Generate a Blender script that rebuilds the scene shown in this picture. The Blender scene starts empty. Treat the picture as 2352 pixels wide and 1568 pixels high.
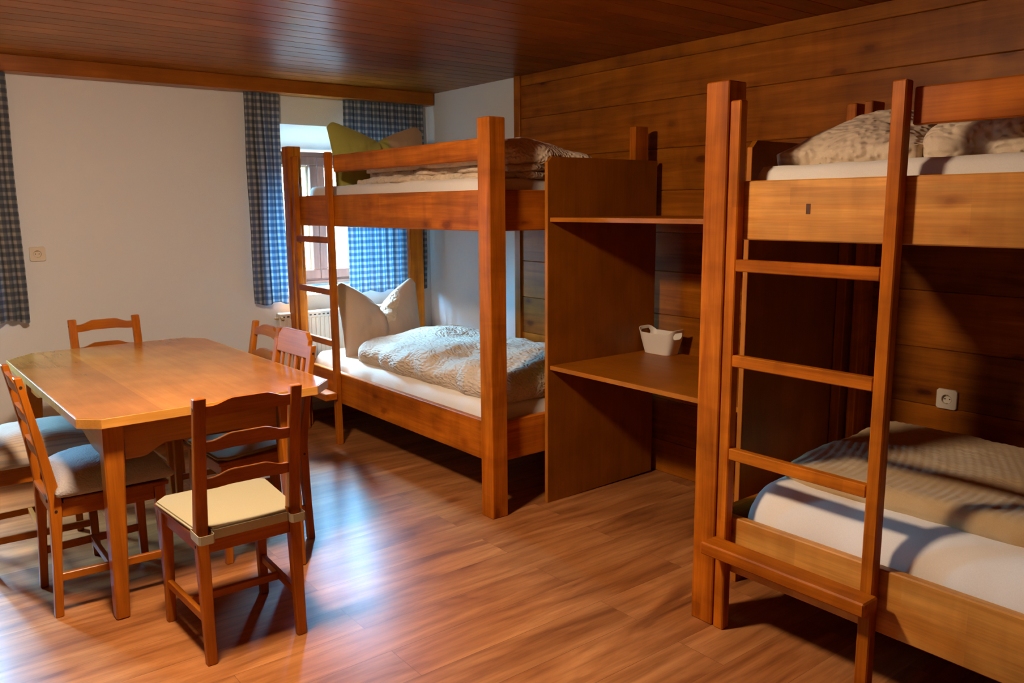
import bpy, bmesh, math, random
from mathutils import Vector, Matrix, noise
S = bpy.context.scene
C = S.collection
R = math.radians
random.seed(4)

# ---------------------------------------------------------------- camera, world, exposure
cam_d = bpy.data.cameras.new('camera'); cam = bpy.data.objects.new('camera', cam_d); C.objects.link(cam)
YAW, PIT, ROL, FPX = 0.66709959, -0.1630756, -0.00741076, 1887.439
f = Vector((math.sin(YAW)*math.cos(PIT), math.cos(YAW)*math.cos(PIT), math.sin(PIT)))
rt = Vector((math.cos(YAW), -math.sin(YAW), 0)); up = rt.cross(f)
r2 = rt*math.cos(ROL)+up*math.sin(ROL); u2 = -rt*math.sin(ROL)+up*math.cos(ROL)
cam.matrix_world = Matrix(((r2.x, u2.x, -f.x, 0), (r2.y, u2.y, -f.y, 0), (r2.z, u2.z, -f.z, 1.52), (0, 0, 0, 1)))
cam_d.sensor_width = 36; cam_d.lens = 36*FPX/2352; cam_d.clip_start = 0.02
S.camera = cam
S.view_settings.view_transform = 'Standard'; S.view_settings.look = 'None'
S.view_settings.exposure = 0.0; S.view_settings.gamma = 1; S.view_settings.use_curve_mapping = False
W = bpy.data.worlds.new('world'); S.world = W; W.use_nodes = True
bgn = W.node_tree.nodes['Background']
# overcast sky above the horizon, dimmer ground below it
_nt = W.node_tree; _tc = _nt.nodes.new('ShaderNodeTexCoord'); _sp = _nt.nodes.new('ShaderNodeSeparateXYZ'); _rp = _nt.nodes.new('ShaderNodeValToRGB')
_nt.links.new(_tc.outputs['Generated'], _sp.inputs[0]); _nt.links.new(_sp.outputs[2], _rp.inputs[0]); _nt.links.new(_rp.outputs[0], bgn.inputs[0])
for _k, (_p, _c) in enumerate(((0.0, (0.014, 0.024, 0.033)), (0.05, (0.06, 0.16, 0.26)), (0.22, (0.075, 0.30, 0.52)), (0.50, (0.22, 0.60, 1.0)))):
    _e = _rp.color_ramp.elements[(0, 0)[_k]] if _k < 1 else _rp.color_ramp.elements.new(_p)
    _e.position = _p; _e.color = _c+(1,)
bgn.inputs[1].default_value = 400.0
LAMP = (0.62, 2.47, 2.36); LAMP_L = 408.0; LAMP_COL = (1.0, 0.76, 0.56)
def portal(x, w, name):
    l = bpy.data.lights.new(name, 'AREA'); l.shape = 'RECTANGLE'; l.size = w; l.size_y = 1.0
    l.cycles.is_portal = True
    o = bpy.data.objects.new(name, l); C.objects.link(o); o.location = (x, 5.95, 1.44); o.rotation_euler = (R(-90), 0, 0)
portal(2.725, 1.02, 'sky_portal'); portal(-0.05, 1.02, 'sky_portal')

# ---------------------------------------------------------------- materials
def newmat(name):
    m = bpy.data.materials.new(name); m.use_nodes = True
    nt = m.node_tree; return m, nt, nt.nodes['Principled BSDF']
def N(nt, t, **kw):
    n = nt.nodes.new(t)
    for k, v in kw.items(): setattr(n, k, v)
    return n
def ramp(nt, stops):
    n = N(nt, 'ShaderNodeValToRGB'); e = n.color_ramp.elements
    while len(e) < len(stops): e.new(0.5)
    for i, (p, c) in enumerate(stops):
        e[i].position = p; e[i].color = tuple(c)+(1,) if len(c) == 3 else c
    return n
def mixc(nt, a, b, fac, blend='MIX'):
    n = N(nt, 'ShaderNodeMix', data_type='RGBA', blend_type=blend)
    L = nt.links.new
    for s, v in ((n.inputs[6], a), (n.inputs[7], b)):
        if hasattr(v, 'links') or isinstance(v, bpy.types.NodeSocket): L(v, s)
        else: s.default_value = tuple(v)+(1,) if len(v) == 3 else v
    if isinstance(fac, bpy.types.NodeSocket): L(fac, n.inputs[0])
    else: n.inputs[0].default_value = fac
    return n.outputs[2]
def math_(nt, op, a, b=None, clamp=False):
    n = N(nt, 'ShaderNodeMath', operation=op); n.use_clamp = clamp
    for i, v in enumerate((a, b)):
        if v is None: continue
        if isinstance(v, bpy.types.NodeSocket): nt.links.new(v, n.inputs[i])
        else: n.inputs[i].default_value = v
    return n.outputs[0]

_wc = {}
def wood(kind, axis):
    key = (kind, axis)
    if key in _wc: return _wc[key]
    P = dict(
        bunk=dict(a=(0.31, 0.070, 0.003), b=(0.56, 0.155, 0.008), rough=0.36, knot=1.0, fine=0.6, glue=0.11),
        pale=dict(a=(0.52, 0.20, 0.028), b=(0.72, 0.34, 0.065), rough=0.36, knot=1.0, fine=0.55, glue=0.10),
        wall=dict(a=(0.21, 0.052, 0.001), b=(0.40, 0.120, 0.006), rough=0.42, knot=1.15, fine=0.45, glue=0),
        ceil=dict(a=(0.26, 0.076, 0.008), b=(0.35, 0.108, 0.012), rough=0.33, knot=0.8, fine=0.3, glue=0),
        chair=dict(a=(0.33, 0.082, 0.004), b=(0.46, 0.132, 0.008), rough=0.30, knot=0.0, fine=0.6, glue=0),
        panel=dict(a=(0.27, 0.075, 0.002), b=(0.33, 0.095, 0.003), rough=0.40, knot=0.0, fine=0.3, glue=0),
        edge=dict(a=(0.36, 0.11, 0.010), b=(0.46, 0.155, 0.016), rough=0.35, knot=0.0, fine=0.6, glue=0),
        table=dict(a=(0.56, 0.19, 0.028), b=(0.68, 0.25, 0.042), rough=0.20, knot=0.0, fine=0.25, glue=0),
        tedge=dict(a=(0.62, 0.27, 0.045), b=(0.75, 0.36, 0.075), rough=0.25, knot=0.0, fine=0.5, glue=0),
        dark=dict(a=(0.09, 0.028, 0.004), b=(0.14, 0.045, 0.006), rough=0.6, knot=0.0, fine=0.3, glue=0),
        window=dict(a=(0.20, 0.085, 0.055), b=(0.30, 0.13, 0.085), rough=0.4, knot=0.0, fine=0.6, glue=0),
    )[kind]
    m, nt, b = newmat('wood_%s_%s' % (kind, axis)); L = nt.links.new
    tc = N(nt, 'ShaderNodeTexCoord'); oi = N(nt, 'ShaderNodeObjectInfo'); geo = N(nt, 'ShaderNodeNewGeometry')
    off = N(nt, 'ShaderNodeVectorMath', operation='SCALE'); off.inputs[0].default_value = (13.1, 7.7, 5.3)
    L(math_(nt, 'ADD', oi.outputs['Random'], geo.outputs['Random Per Island']), off.inputs['Scale'])
    add = N(nt, 'ShaderNodeVectorMath', operation='ADD'); L(tc.outputs['Object'], add.inputs[0]); L(off.outputs[0], add.inputs[1])
    st = [1, 1, 1]; i = 'xyz'.index(axis); st[i] = 0.07
    mp = N(nt, 'ShaderNodeMapping'); mp.inputs['Scale'].default_value = st; L(add.outputs[0], mp.inputs[0])
    n1 = N(nt, 'ShaderNodeTexNoise'); n1.inputs['Scale'].default_value = 16; n1.inputs['Detail'].default_value = 4; n1.inputs['Distortion'].default_value = 1.2
    L(mp.outputs[0], n1.inputs['Vector'])
    mp2 = N(nt, 'ShaderNodeMapping'); s2 = [1, 1, 1]; s2[i] = 0.03; mp2.inputs['Scale'].default_value = s2; L(add.outputs[0], mp2.inputs[0])
    n2 = N(nt, 'ShaderNodeTexNoise'); n2.inputs['Scale'].default_value = 170; n2.inputs['Detail'].default_value = 2
    L(mp2.outputs[0], n2.inputs['Vector'])
    rp = ramp(nt, [(0.30, P['a']), (0.70, P['b'])]); L(n1.outputs[0], rp.inputs[0])
    fr = ramp(nt, [(0.30, (1-0.28*P['fine'],)*3), (0.62, (1, 1, 1))]); L(n2.outputs[0], fr.inputs[0])
    col = mixc(nt, rp.outputs[0], fr.outputs[0], 1.0, 'MULTIPLY')
    # blotchy stain
    n3 = N(nt, 'ShaderNodeTexNoise'); n3.inputs['Scale'].default_value = 5; n3.inputs['Detail'].default_value = 3; L(add.outputs[0], n3.inputs['Vector'])
    r3 = ramp(nt, [(0.3, (0.80,)*3), (0.7, (1.14,)*3)]); L(n3.outputs[0], r3.inputs[0])
    col = mixc(nt, col, r3.outputs[0], 1.0, 'MULTIPLY')
    if kind in ('bunk', 'pale', 'wall'):
        mc = N(nt, 'ShaderNodeMapping'); sc_ = [0.25]*3; sc_[i] = 1.0; mc.inputs['Scale'].default_value = sc_; L(add.outputs[0], mc.inputs[0])
        nc = N(nt, 'ShaderNodeTexNoise'); nc.inputs['Scale'].default_value = 9; nc.inputs['Detail'].default_value = 2; nc.inputs['Distortion'].default_value = 0.8; L(mc.outputs[0], nc.inputs['Vector'])
        rc = ramp(nt, [(0.32, (0.86, 0.83, 0.80)), (0.5, (1, 1, 1)), (0.68, (1.06, 1.06, 1.07))]); L(nc.outputs[0], rc.inputs[0])
        col = mixc(nt, col, rc.outputs[0], 1.0, 'MULTIPLY')
    if kind == 'table':   # darker tone left of a lengthwise line across the top
        sx_ = N(nt, 'ShaderNodeSeparateXYZ'); L(tc.outputs['Object'], sx_.inputs[0])
        kk = math_(nt, 'LESS_THAN', sx_.outputs[0], -0.215)
        col = mixc(nt, col, mixc(nt, col, (0.80, 0.78, 0.85), 1.0, 'MULTIPLY'), kk)
    if P['glue']:
        # laminated staves: tone steps from cell blocks long in the grain direction
        mg = N(nt, 'ShaderNodeMapping'); sg = [1/0.055]*3; sg[i] = 1/0.55; mg.inputs['Scale'].default_value = sg; L(add.outputs[0], mg.inputs[0])
        fl = N(nt, 'ShaderNodeVectorMath', operation='FLOOR'); L(mg.outputs[0], fl.inputs[0])
        wn = N(nt, 'ShaderNodeTexWhiteNoise', noise_dimensions='3D'); L(fl.outputs[0], wn.inputs[0])
        rg = ramp(nt, [(0, (1-P['glue'],)*3), (1, (1+P['glue'],)*3)]); L(wn.outputs[0], rg.inputs[0])
        col = mixc(nt, col, rg.outputs[0], 1.0, 'MULTIPLY')
    # tone per island (each board)
    rb = ramp(nt, [(0, (0.84,)*3), (1, (1.12,)*3)]); L(geo.outputs['Random Per Island'], rb.inputs[0])
    col = mixc(nt, col, rb.outputs[0], 1.0, 'MULTIPLY')
    if P['knot']:
        mk = N(nt, 'ShaderNodeMapping'); sk = [1, 1, 1]; sk[i] = 0.45; mk.inputs['Scale'].default_value = sk; L(add.outputs[0], mk.inputs[0])
        nd = N(nt, 'ShaderNodeTexNoise'); nd.inputs['Scale'].default_value = 14; L(mk.outputs[0], nd.inputs['Vector'])
        ms = N(nt, 'ShaderNodeVectorMath', operation='SCALE'); ms.inputs['Scale'].default_value = 0.035; L(nd.outputs['Color'], ms.inputs[0])
        ma = N(nt, 'ShaderNodeVectorMath', operation='ADD'); L(mk.outputs[0], ma.inputs[0]); L(ms.outputs[0], ma.inputs[1])
        vo = N(nt, 'ShaderNodeTexVoronoi'); vo.inputs['Scale'].default_value = 11.0 if kind == 'pale' else 8.5; L(ma.outputs[0], vo.inputs['Vector'])
        rk = ramp(nt, [(0.0, (0.20, 0.12, 0.08)), (0.12, (0.38, 0.26, 0.18)), (0.16, (0.72, 0.60, 0.50)), (0.27, (1, 1, 1))]); L(vo.outputs['Distance'], rk.inputs[0])
        nm = N(nt, 'ShaderNodeTexWhiteNoise', noise_dimensions='3D'); L(vo.outputs['Position'], nm.inputs[0])
        keep = ramp(nt, [(0.25, (0, 0, 0)), (1.0, (1, 1, 1))]); L(nm.outputs['Value'], keep.inputs[0])
        kf = math_(nt, 'MULTIPLY', keep.outputs[0], min(1, 0.95*P['knot']))
        col = mixc(nt, col, rk.outputs[0], kf, 'MULTIPLY')
    L(col, b.inputs['Base Color'])
    b.inputs['Roughness'].default_value = P['rough']
    b.inputs['Specular IOR Level'].default_value = dict(wall=0.12, ceil=0.13, panel=0.2, bunk=0.10, pale=0.3, chair=0.2, edge=0.15).get(kind, 0.45)
    bp = N(nt, 'ShaderNodeBump'); bp.inputs['Strength'].default_value = 0.03 if kind == 'ceil' else 0.10; bp.inputs['Distance'].default_value = 0.002
    L(n2.outputs[0], bp.inputs['Height']); L(bp.outputs[0], b.inputs['Normal'])
    _wc[key] = m; return m

def plain(name, col, rough=0.6, spec=0.4, bump=None, emis=None):
    m, nt, b = newmat(name); b.inputs['Base Color'].default_value = tuple(col)+(1,)
    b.inputs['Roughness'].default_value = rough; b.inputs['Specular IOR Level'].default_value = spec
    if bump:
        tc = N(nt, 'ShaderNodeTexCoord'); n = N(nt, 'ShaderNodeTexNoise'); n.inputs['Scale'].default_value = bump[0]; n.inputs['Detail'].default_value = 4
        nt.links.new(tc.outputs['Object'], n.inputs['Vector'])
        bp = N(nt, 'ShaderNodeBump'); bp.inputs['Strength'].default_value = bump[1]; bp.inputs['Distance'].default_value = bump[2]
        nt.links.new(n.outputs[0], bp.inputs['Height']); nt.links.new(bp.outputs[0], b.inputs['Normal'])
    if emis: b.inputs['Emission Color'].default_value = tuple(emis[0])+(1,); b.inputs['Emission Strength'].default_value = emis[1]
    return m

M_PLASTER = plain('plaster', (0.745, 0.765, 0.765), 0.9, 0.2, bump=(160, 0.5, 0.0025))
M_PLASTIC = plain('cream_plastic', (0.72, 0.64, 0.50), 0.35, 0.5)
M_DARK = plain('dark', (0.02, 0.015, 0.012), 0.6)
M_ENAMEL = plain('radiator_enamel', (0.75, 0.72, 0.66), 0.35, 0.5)
M_METAL = plain('brass', (0.5, 0.38, 0.18), 0.35, 0.5)
M_BASKET = plain('basket_plastic', (0.80, 0.74, 0.62), 0.4, 0.5)
M_CREAMWOOD = plain('cream_paint', (0.80, 0.70, 0.45), 0.5)
M_LAMPBASE = plain('lamp_base', (0.8, 0.78, 0.72), 0.5)
M_LAMP = plain('lamp_opal', (0.8, 0.75, 0.65), 0.5, emis=(LAMP_COL, LAMP_L))

def fabric(name, col, rough=0.9, cell=None, strength=0.6, dist=0.004, stretch=(1, 1, 1), fold=True, stripe=None, col2=None, split=None, warp=0.05):
    m, nt, b = newmat(name); L = nt.links.new
    b.inputs['Roughness'].default_value = rough; b.inputs['Specular IOR Level'].default_value = 0.15
    try: b.inputs['Sheen Weight'].default_value = 0.15
    except Exception: pass
    tc = N(nt, 'ShaderNodeTexCoord')
    mp = N(nt, 'ShaderNodeMapping'); mp.inputs['Scale'].default_value = stretch; L(tc.outputs['Object'], mp.inputs[0])
    h = None; colr = tuple(col)
    if cell:
        nz = N(nt, 'ShaderNodeTexNoise'); nz.inputs['Scale'].default_value = 12; L(mp.outputs[0], nz.inputs['Vector'])
        sc = N(nt, 'ShaderNodeVectorMath', operation='SCALE'); sc.inputs['Scale'].default_value = warp; L(nz.outputs['Color'], sc.inputs[0])
        ad = N(nt, 'ShaderNodeVectorMath', operation='ADD'); L(mp.outputs[0], ad.inputs[0]); L(sc.outputs[0], ad.inputs[1])
        v = N(nt, 'ShaderNodeTexVoronoi', feature='SMOOTH_F1'); v.inputs['Scale'].default_value = cell; L(ad.outputs[0], v.inputs['Vector'])
        h = math_(nt, 'MULTIPLY', v.outputs['Distance'], -1.0)
    else:
        nz = N(nt, 'ShaderNodeTexNoise'); nz.inputs['Scale'].default_value = 9; nz.inputs['Detail'].default_value = 5; nz.inputs['Distortion'].default_value = 0.6
        L(mp.outputs[0], nz.inputs['Vector']); h = nz.outputs[0]
    bp = N(nt, 'ShaderNodeBump'); bp.inputs['Strength'].default_value = strength; bp.inputs['Distance'].default_value = dist
    L(h, bp.inputs['Height']); L(bp.outputs[0], b.inputs['Normal'])
    n2 = N(nt, 'ShaderNodeTexNoise'); n2.inputs['Scale'].default_value = 300; L(tc.outputs['Object'], n2.inputs['Vector'])
    r2_ = ramp(nt, [(0.3, (0.95,)*3), (0.7, (1.02,)*3)]); L(n2.outputs[0], r2_.inputs[0])
    base = colr
    sp = N(nt, 'ShaderNodeSeparateXYZ'); L(tc.outputs['Object'], sp.inputs[0])
    if split:   # two dyed cloth panels joined at a seam
        k = math_(nt, 'GREATER_THAN', sp.outputs[split[0]], split[1])
        base = mixc(nt, col, col2, k)
    if stripe:
        w = math_(nt, 'SINE', math_(nt, 'MULTIPLY', sp.outputs[stripe[0]], stripe[1]))
        k = math_(nt, 'GREATER_THAN', w, 0.55)
        base = mixc(nt, base, col2, k)
    cc = mixc(nt, base, r2_.outputs[0], 1.0, 'MULTIPLY')
    L(cc, b.inputs['Base Color'])
    return m
M_DUVET = fabric('seersucker_duvet', (0.66, 0.55, 0.41), cell=85, strength=1.0, dist=0.011, stretch=(1, 0.5, 1))
M_DUVET_UP = fabric('seersucker_duvet_upper', (0.66, 0.52, 0.35), cell=62, strength=1.0, dist=0.012, stretch=(1, 0.7, 1))
M_BUBBLE = fabric('bubble_pillow', (0.66, 0.52, 0.35), cell=46, strength=1.0, dist=0.012, warp=0.015)
M_FLATDUVET = fabric('ribbed_blanket', (0.56, 0.39, 0.19), cell=70, strength=0.45, dist=0.005, stretch=(1.0, 0.35, 1))
M_SHEET = fabric('sheet', (0.80, 0.74, 0.64), strength=0.30, dist=0.012, stretch=(1, 0.5, 1))
M_PILLOW = fabric('pillow_linen', (0.55, 0.42, 0.33), strength=0.35, dist=0.010)
M_PILLOW2 = fabric('pillow_two_tone', (0.42, 0.40, 0.09), strength=0.35, dist=0.010, col2=(0.50, 0.34, 0.20), split=(0, 0.06))
M_PAD = fabric('beige_pad', (0.41, 0.36, 0.21), strength=0.15, dist=0.004)
M_CUSH = fabric('blue_grey_cushion', (0.40, 0.36, 0.33), strength=0.5, dist=0.006, cell=150)
M_TICK = fabric('ticking_cushion', (0.50, 0.38, 0.26), strength=0.4, dist=0.006, col2=(0.36, 0.30, 0.24), stripe=(0, 420.0))

def gingham():
    m = bpy.data.materials.new('gingham_curtain'); m.use_nodes = True; nt = m.node_tree; L = nt.links.new
    nt.nodes.remove(nt.nodes['Principled BSDF']); out = nt.nodes['Material Output']
    uv = N(nt, 'ShaderNodeUVMap'); uv.uv_map = 'UVMap'
    sp = N(nt, 'ShaderNodeSeparateXYZ'); L(uv.outputs[0], sp.inputs[0])
    def band(s):
        w = math_(nt, 'SINE', math_(nt, 'MULTIPLY', s, 2*math.pi/0.045))
        return math_(nt, 'ADD', math_(nt, 'MULTIPLY', w, 1.4), 0.72, True)
    k = math_(nt, 'MULTIPLY', math_(nt, 'ADD', band(sp.outputs[0]), band(sp.outputs[1])), 0.5)
    rp = ramp(nt, [(0.0, (0.33, 0.325, 0.31)), (0.5, (0.14, 0.15, 0.16)), (1.0, (0.075, 0.088, 0.108))]); L(k, rp.inputs[0])
    rt_ = ramp(nt, [(0.0, (0.62, 0.70, 0.72)), (0.5, (0.14, 0.36, 0.55)), (1.0, (0.02, 0.13, 0.30))]); L(k, rt_.inputs[0])
    d = N(nt, 'ShaderNodeBsdfDiffuse'); t = N(nt, 'ShaderNodeBsdfTranslucent')
    L(rp.outputs[0], d.inputs[0]); L(rt_.outputs[0], t.inputs[0])
    mx = N(nt, 'ShaderNodeMixShader'); mx.inputs[0].default_value = 0.05
    L(d.outputs[0], mx.inputs[1]); L(t.outputs[0], mx.inputs[2]); L(mx.outputs[0], out.inputs[0])
    return m
M_GING = gingham()

def glass():
    m = bpy.data.materials.new('window_glass'); m.use_nodes = True; nt = m.node_tree; L = nt.links.new
    nt.nodes.remove(nt.nodes['Principled BSDF']); out = nt.nodes['Material Output']
    t = N(nt, 'ShaderNodeBsdfTransparent'); g = N(nt, 'ShaderNodeBsdfGlossy'); g.inputs['Roughness'].default_value = 0.02
    mx = N(nt, 'ShaderNodeMixShader'); mx.inputs[0].default_value = 0.06
    L(t.outputs[0], mx.inputs[1]); L(g.outputs[0], mx.inputs[2]); L(mx.outputs[0], out.inputs[0]); return m
M_GLASS = glass()

def floor_mat():
    m, nt, b = newmat('laminate_floor'); L = nt.links.new
    tc = N(nt, 'ShaderNodeTexCoord')
    br = N(nt, 'ShaderNodeTexBrick'); br.offset = 0.37; br.offset_frequency = 2
    br.inputs['Scale'].default_value = 1.0; br.inputs['Brick Width'].default_value = 1.3; br.inputs['Row Height'].default_value = 0.195
    br.inputs['Mortar Size'].default_value = 0.0009; br.inputs['Mortar Smooth'].default_value = 0.0; br.inputs['Bias'].default_value = 0
    br.inputs['Color1'].default_value = (0, 0, 0, 1); br.inputs['Color2'].default_value = (1, 1, 1, 1); br.inputs['Mortar'].default_value = (0.5, 0.5, 0.5, 1)
    L(tc.outputs['Object'], br.inputs['Vector'])
    sc = N(nt, 'ShaderNodeVectorMath', operation='SCALE'); sc.inputs['Scale'].default_value = 7.0; L(br.outputs['Color'], sc.inputs[0])
    ad = N(nt, 'ShaderNodeVectorMath', operation='ADD'); L(tc.outputs['Object'], ad.inputs[0]); L(sc.outputs[0], ad.inputs[1])
    mp = N(nt, 'ShaderNodeMapping'); mp.inputs['Scale'].default_value = (0.20, 1, 1); L(ad.outputs[0], mp.inputs[0])
    n1 = N(nt, 'ShaderNodeTexNoise'); n1.inputs["Scale"].default_value = 7.5; n1.inputs["Detail"].default_value = 7; n1.inputs['Roughness'].default_value = 0.55; n1.inputs['Distortion'].default_value = 1.0
    L(mp.outputs[0], n1.inputs['Vector'])
    rp = ramp(nt, [(0.27, (0.18, 0.060, 0.018)), (0.42, (0.33, 0.118, 0.032)), (0.56, (0.42, 0.165, 0.050)), (0.74, (0.54, 0.235, 0.078))]); L(n1.outputs[0], rp.inputs[0])
    wv = N(nt, 'ShaderNodeTexNoise'); wv.inputs['Scale'].default_value = 85; wv.inputs['Detail'].default_value = 3; wv.inputs['Distortion'].default_value = 1.0
    mp2 = N(nt, 'ShaderNodeMapping'); mp2.inputs['Scale'].default_value = (0.06, 1, 1); L(ad.outputs[0], mp2.inputs[0]); L(mp2.outputs[0], wv.inputs['Vector'])
    r2_ = ramp(nt, [(0.36, (0.86, 0.84, 0.83)), (0.56, (1.03,)*3)]); L(wv.outputs[0], r2_.inputs[0])
    col = mixc(nt, rp.outputs[0], r2_.outputs[0], 1, 'MULTIPLY')
    wav = N(nt, 'ShaderNodeTexWave', wave_type='BANDS', bands_direction='Y'); wav.inputs['Scale'].default_value = 5.0; wav.inputs['Distortion'].default_value = 7.0; wav.inputs['Detail'].default_value = 3; wav.inputs['Detail Scale'].default_value = 1.6
    mpw = N(nt, 'ShaderNodeMapping'); mpw.inputs['Scale'].default_value = (0.22, 1, 1); L(ad.outputs[0], mpw.inputs[0]); L(mpw.outputs[0], wav.inputs['Vector'])
    rw_ = ramp(nt, [(0.0, (0.89, 0.86, 0.83)), (0.35, (1, 1, 1)), (1.0, (1.05, 1.05, 1.05))]); L(wav.outputs[0], rw_.inputs[0])
    col = mixc(nt, col, rw_.outputs[0], 1, 'MULTIPLY')
    vo = N(nt, 'ShaderNodeTexVoronoi'); vo.inputs['Scale'].default_value = 2.1
    mk = N(nt, 'ShaderNodeMapping'); mk.inputs['Scale'].default_value = (0.6, 1.5, 1); L(ad.outputs[0], mk.inputs[0]); 
    nd = N(nt, 'ShaderNodeTexNoise'); nd.inputs['Scale'].default_value = 9; nd.inputs['Detail'].default_value = 4; L(mp.outputs[0], nd.inputs['Vector'])
    ms = N(nt, 'ShaderNodeVectorMath', operation='SCALE'); ms.inputs['Scale'].default_value = 0.12; L(nd.outputs['Color'], ms.inputs[0])
    ma = N(nt, 'ShaderNodeVectorMath', operation='ADD'); L(mk.outputs[0], ma.inputs[0]); L(ms.outputs[0], ma.inputs[1])
    L(ma.outputs[0], vo.inputs['Vector'])
    rk = ramp(nt, [(0.0, (0.25, 0.17, 0.13)), (0.05, (0.5, 0.40, 0.33)), (0.12, (0.9, 0.87, 0.84)), (0.2, (1, 1, 1))]); L(vo.outputs['Distance'], rk.inputs[0])
    col = mixc(nt, col, rk.outputs[0], 0.9, 'MULTIPLY')
    rbk = ramp(nt, [(0, (0.90,)*3), (1, (1.10,)*3)]); L(br.outputs['Color'], rbk.inputs[0])
    col = mixc(nt, col, rbk.outputs[0], 1, 'MULTIPLY')
    col = mixc(nt, col, (0.06, 0.02, 0.008), math_(nt, 'MULTIPLY', br.outputs['Fac'], 0.6))
    L(col, b.inputs['Base Color'])
    rr = ramp(nt, [(0.3, (0.35,)*3), (0.7, (0.32,)*3)]); L(n1.outputs[0], rr.inputs[0]); L(rr.outputs[0], b.inputs['Roughness'])
    b.inputs['Specular IOR Level'].default_value = 0.34
    bp = N(nt, 'ShaderNodeBump'); bp.inputs['Strength'].default_value = 0.03; bp.inputs['Distance'].default_value = 0.001
    L(wv.outputs[0], bp.inputs['Height']); L(bp.outputs[0], b.inputs['Normal'])
    return m
M_FLOOR = floor_mat()

# ---------------------------------------------------------------- helpers
def merge(bm, src, mi=0):
    me = bpy.data.meshes.new('tmp')
    if mi is not None:
        for fc in src.faces: fc.material_index = mi
    src.to_mesh(me); src.free(); bm.from_mesh(me); bpy.data.meshes.remove(me)
def hexa(bm, p, bev=0.0, mi=0, seg=1):
    """p: 4 bottom then 4 top corners, counter-clockwise from above"""
    t = bmesh.new(); v = [t.verts.new(q) for q in p]
    for q in ((3, 2, 1, 0), (4, 5, 6, 7), (0, 1, 5, 4), (1, 2, 6, 5), (2, 3, 7, 6), (3, 0, 4, 7)): t.faces.new([v[k] for k in q])
    if bev: bmesh.ops.bevel(t, geom=list(t.edges), offset=bev, segments=seg, affect='EDGES', profile=0.5)
    bmesh.ops.recalc_face_normals(t, faces=t.faces)
    merge(bm, t, mi)
def box(bm, x0, x1, y0, y1, z0, z1, bev=0.0, mi=0, seg=1):
    hexa(bm, [(x0, y0, z0), (x1, y0, z0), (x1, y1, z0), (x0, y1, z0), (x0, y0, z1), (x1, y0, z1), (x1, y1, z1), (x0, y1, z1)], bev, mi, seg)
def taper(bm, c0, s0, z0, c1, s1, z1, bev=0.003):
    """square-section bar from centre c0,size s0 at z0 to c1,s1 at z1"""
    p = []
    for (c, s, z) in ((c0, s0, z0), (c1, s1, z1)):
        for sx, sy in ((-1, -1), (1, -1), (1, 1), (-1, 1)): p.append((c[0]+sx*s[0]/2, c[1]+sy*s[1]/2, z))
    hexa(bm, p, bev)
def prism(bm, pts, z0, z1, bev=0.0, mi=0):
    t = bmesh.new(); lo = [t.verts.new((x, y, z0)) for x, y in pts]; hi = [t.verts.new((x, y, z1)) for x, y in pts]
    t.faces.new(lo[::-1]); t.faces.new(hi); n = len(pts)
    for k in range(n): t.faces.new((lo[k], lo[(k+1) % n], hi[(k+1) % n], hi[k]))
    if bev: bmesh.ops.bevel(t, geom=list(t.edges), offset=bev, segments=2, affect='EDGES')
    bmesh.ops.recalc_face_normals(t, faces=t.faces); merge(bm, t, mi)
def cyl(bm, c, r, h, axis='z', n=24, r2=None, mi=0):
    t = bmesh.new(); bmesh.ops.create_cone(t, cap_ends=True, segments=n, radius1=r, radius2=r if r2 is None else r2, depth=h)
    rot = {'z': Matrix(), 'x': Matrix.Rotation(R(90), 4, 'Y'), 'y': Matrix.Rotation(R(-90), 4, 'X')}[axis]
    bmesh.ops.transform(t, matrix=Matrix.Translation(c) @ rot, verts=t.verts); merge(bm, t, mi)
def lathe(bm, prof, c=(0, 0, 0), n=40, mi=0):
    t = bmesh.new(); rings = []
    for r, z in prof: rings.append([t.verts.new((c[0]+r*math.cos(2*math.pi*k/n), c[1]+r*math.sin(2*math.pi*k/n), c[2]+z)) for k in range(n)])
    for a, b in zip(rings, rings[1:]):
        for k in range(n): t.faces.new((a[k], a[(k+1) % n], b[(k+1) % n], b[k]))
    t.faces.new(rings[0][::-1]); t.faces.new(rings[-1])
    bmesh.ops.recalc_face_normals(t, faces=t.faces); merge(bm, t, mi)
def grid_closed(bm, top, bot, nu, nv, mi=0, mfun=None):
    """two height sheets sharing their rim"""
    t = bmesh.new()
    A = [[t.verts.new(top(i/nu, j/nv)) for j in range(nv+1)] for i in range(nu+1)]
    B = [[None]*(nv+1) for _ in range(nu+1)]
    for i in range(nu+1):
        for j in range(nv+1):
            B[i][j] = A[i][j] if i in (0, nu) or j in (0, nv) else t.verts.new(bot(i/nu, j/nv))
    for i in range(nu):
        for j in range(nv):
            ff = t.faces.new((A[i][j], A[i+1][j], A[i+1][j+1], A[i][j+1]))
            if mfun: ff.material_index = mfun((i+.5)/nu, (j+.5)/nv)
            q = [B[i][j], B[i][j+1], B[i+1][j+1], B[i+1][j]]
            try: t.faces.new(q)
            except ValueError: pass
    bmesh.ops.recalc_face_normals(t, faces=t.faces); merge(bm, t, None if mfun else mi)

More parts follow.
